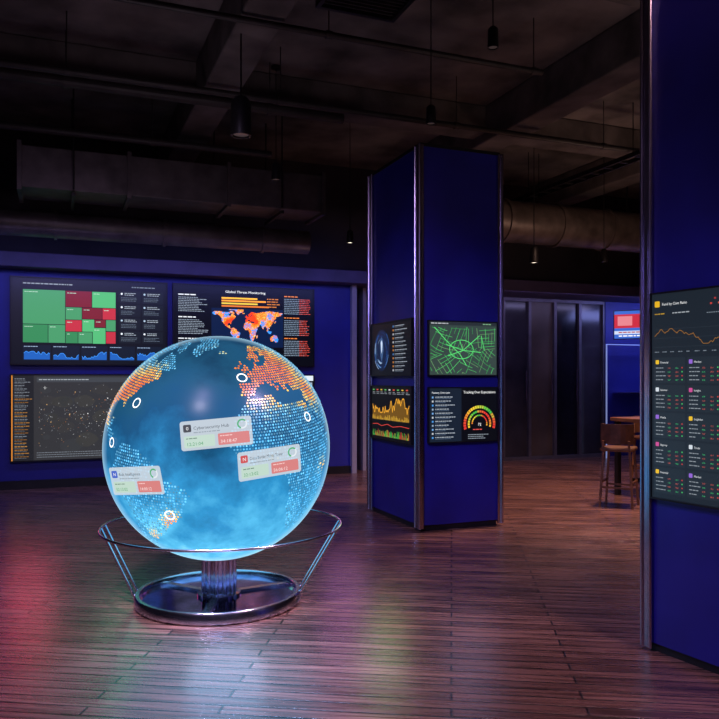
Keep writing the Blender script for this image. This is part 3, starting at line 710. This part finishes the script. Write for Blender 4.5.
for sx in (-.42,.42):
    for sy in (-.26,.26): MB().box(sx-.03,sx+.03,sy-.03,sy+.03,0,.98).build('leg', M['blackmetal'], t)
MB().box(-.42,.42,-.02,.02,.2,.25).build('stretcher', M['blackmetal'], t)
t = empty('shelf_frame', W(11.3, 12.0, 0), TH, 'blue lit metal shelf frame against the bar wall', 'shelf')
for x in (-1.42, 1.2): MB().box(x-.01, x+.01, -.15, -.13, 0, 2.2).build('post', M['led'], t)
for x in (-.3, .45): MB().box(x-.01, x+.01, -.15, -.13, 0, 2.2).build('post', M['trim'], t)
for z in (.75, 1.25): MB().box(-1.0, 1.21, -.15, .17, z, z+.015).build('shelf', M['trim'], t)
MB().box(-1.43, 1.21, -.15, -.13, 2.19, 2.205).build('top_rail', M['led'], t)

# ------------------------------------------------------------------ lights
def area(loc, target, sx, sy, col, e):
    l = bpy.data.lights.new('light', 'AREA'); l.shape = 'RECTANGLE'; l.size = sx; l.size_y = sy; l.color = col; l.energy = e
    o = bpy.data.objects.new('light', l); C.objects.link(o); o.location = loc
    o.rotation_euler = (Vector(target)-Vector(loc)).to_track_quat('-Z', 'Y').to_euler(); return o
def spotl(loc, target, ang, blend, col, e, r=.1):
    l = bpy.data.lights.new('light', 'SPOT'); l.spot_size = R(ang); l.spot_blend = blend; l.color = col; l.energy = e; l.shadow_soft_size = r
    o = bpy.data.objects.new('light', l); C.objects.link(o); o.location = loc
    o.rotation_euler = (Vector(target)-Vector(loc)).to_track_quat('-Z', 'Y').to_euler(); return o
spotl(W(-.4, 3.0, 4.6), W(0.0, 5.2, 0), 130, 1, (.74, .55, 1), 520, .25)
spotl(W(6.5, 7.0, 4.6), W(6.2, 8.0, 0), 105, 1, (1, .60, .44), 1000, .3)
spotl(W(3.4, 2.5, 4.6), W(4.2, 4.8, 0), 110, 1, (1, .62, .62), 680, .3)
area(W(1.4, 10.2, 3.2), W(1.4, 11.6, 1.0), 7, .3, (.25, .27, 1), 40)
spotl(W(-.5, 2.6, 3.6), W(3.4, 7.6, 1.3), 36, 1, (.35, .32, 1), 430, .12)
spotl(W(4.4, 2.0, 3.2), W(3.9, 6.9, 1.3), 40, 1, (.35, .32, 1), 220, .12)
spotl(W(7.4, 7.4, 2.6), W(7.4, 9.6, 5), 120, 1, (1, .64, .5), 72, .3)  # added warm uplight without a fixture, brightens the ceiling at right
spotl(W(4.6, 4.6, 2.8), W(4.9, 6.0, 5.2), 130, 1, (1, .74, .7), 27, .3)  # added uplight, no fixture, for the ceiling before the pillar
spotl(W(1.0, 6.5, 2.8), W(1.0, 8.5, 5.2), 145, 1, (.9, .7, .85), 23, .3)  # unseen floating uplight added to lift the left ceiling
area(W(8.6, 11.2, 3.04), W(8.6, 12.3, .4), 4, .2, (.5, .45, 1), 16)
area(W(11.5, 11.0, 2.9), W(11.5, 12.2, 1.4), 2.5, .3, (.3, .35, 1), 24)
spotl(W(8.6, 8.6, 3.2), at(630, 9.8, .8), 50, 1, (1, .68, .45), 80, .2)
spotl(at(470, 1.6, 2.6), CR+ax*.4+Vector((0,0,1.0)), 56, 1, (.35, .32, 1), 75, .12)
# added unseen spots aimed at the globe stand to brighten its chrome
spotl(at(80, 3.4, 2.6), GP+Vector((0,0,.3)), 34, .6, (.85, .75, 1), 260, .08)
spotl(at(420, 4.2, 2.6), GP+Vector((0,0,.3)), 34, .6, (.75, .55, 1), 320, .08)
# added unseen lamps low before displays and globe, streaking the varnished boards with colour
def streak_lamp(px, d, z, d2, col, e, r=.1, ang=70): return spotl(at(px, d, z), at(px, d2, 0), ang, 1, col, e, r)
streak_lamp(28, 9.6, 1.5, 5.0, (1, .08, .16), 13, .34)
streak_lamp(125, 9.4, 2.15, 4.6, (.12, 1, .5), 8, .34)
streak_lamp(384, 7.1, 1.1, 4.9, (.6, 1, .45), 3.2, .22)
streak_lamp(345, 9.0, 1.2, 5.4, (.85, .3, .8), 5.5, .32)
streak_lamp(470, 7.1, 1.3, 5.0, (.5, .45, 1), 2.5, .25)
streak_lamp(226, 4.66, .33, 3.7, (.42, .62, 1), 3.6, .26, 120)
spotl(at(240, 3.6, 4.4), at(225, 4.0), 30, 1, (.35, .5, 1), 1500, .15)  # added unseen blue spot, stands in for the globe's reflection on the floor
w = bpy.data.worlds.new('world'); scene.world = w; w.use_nodes = True
w.node_tree.nodes['Background'].inputs[0].default_value = (.35, .28, .6, 1); w.node_tree.nodes['Background'].inputs[1].default_value = .007
scene.view_settings.view_transform = 'Standard'
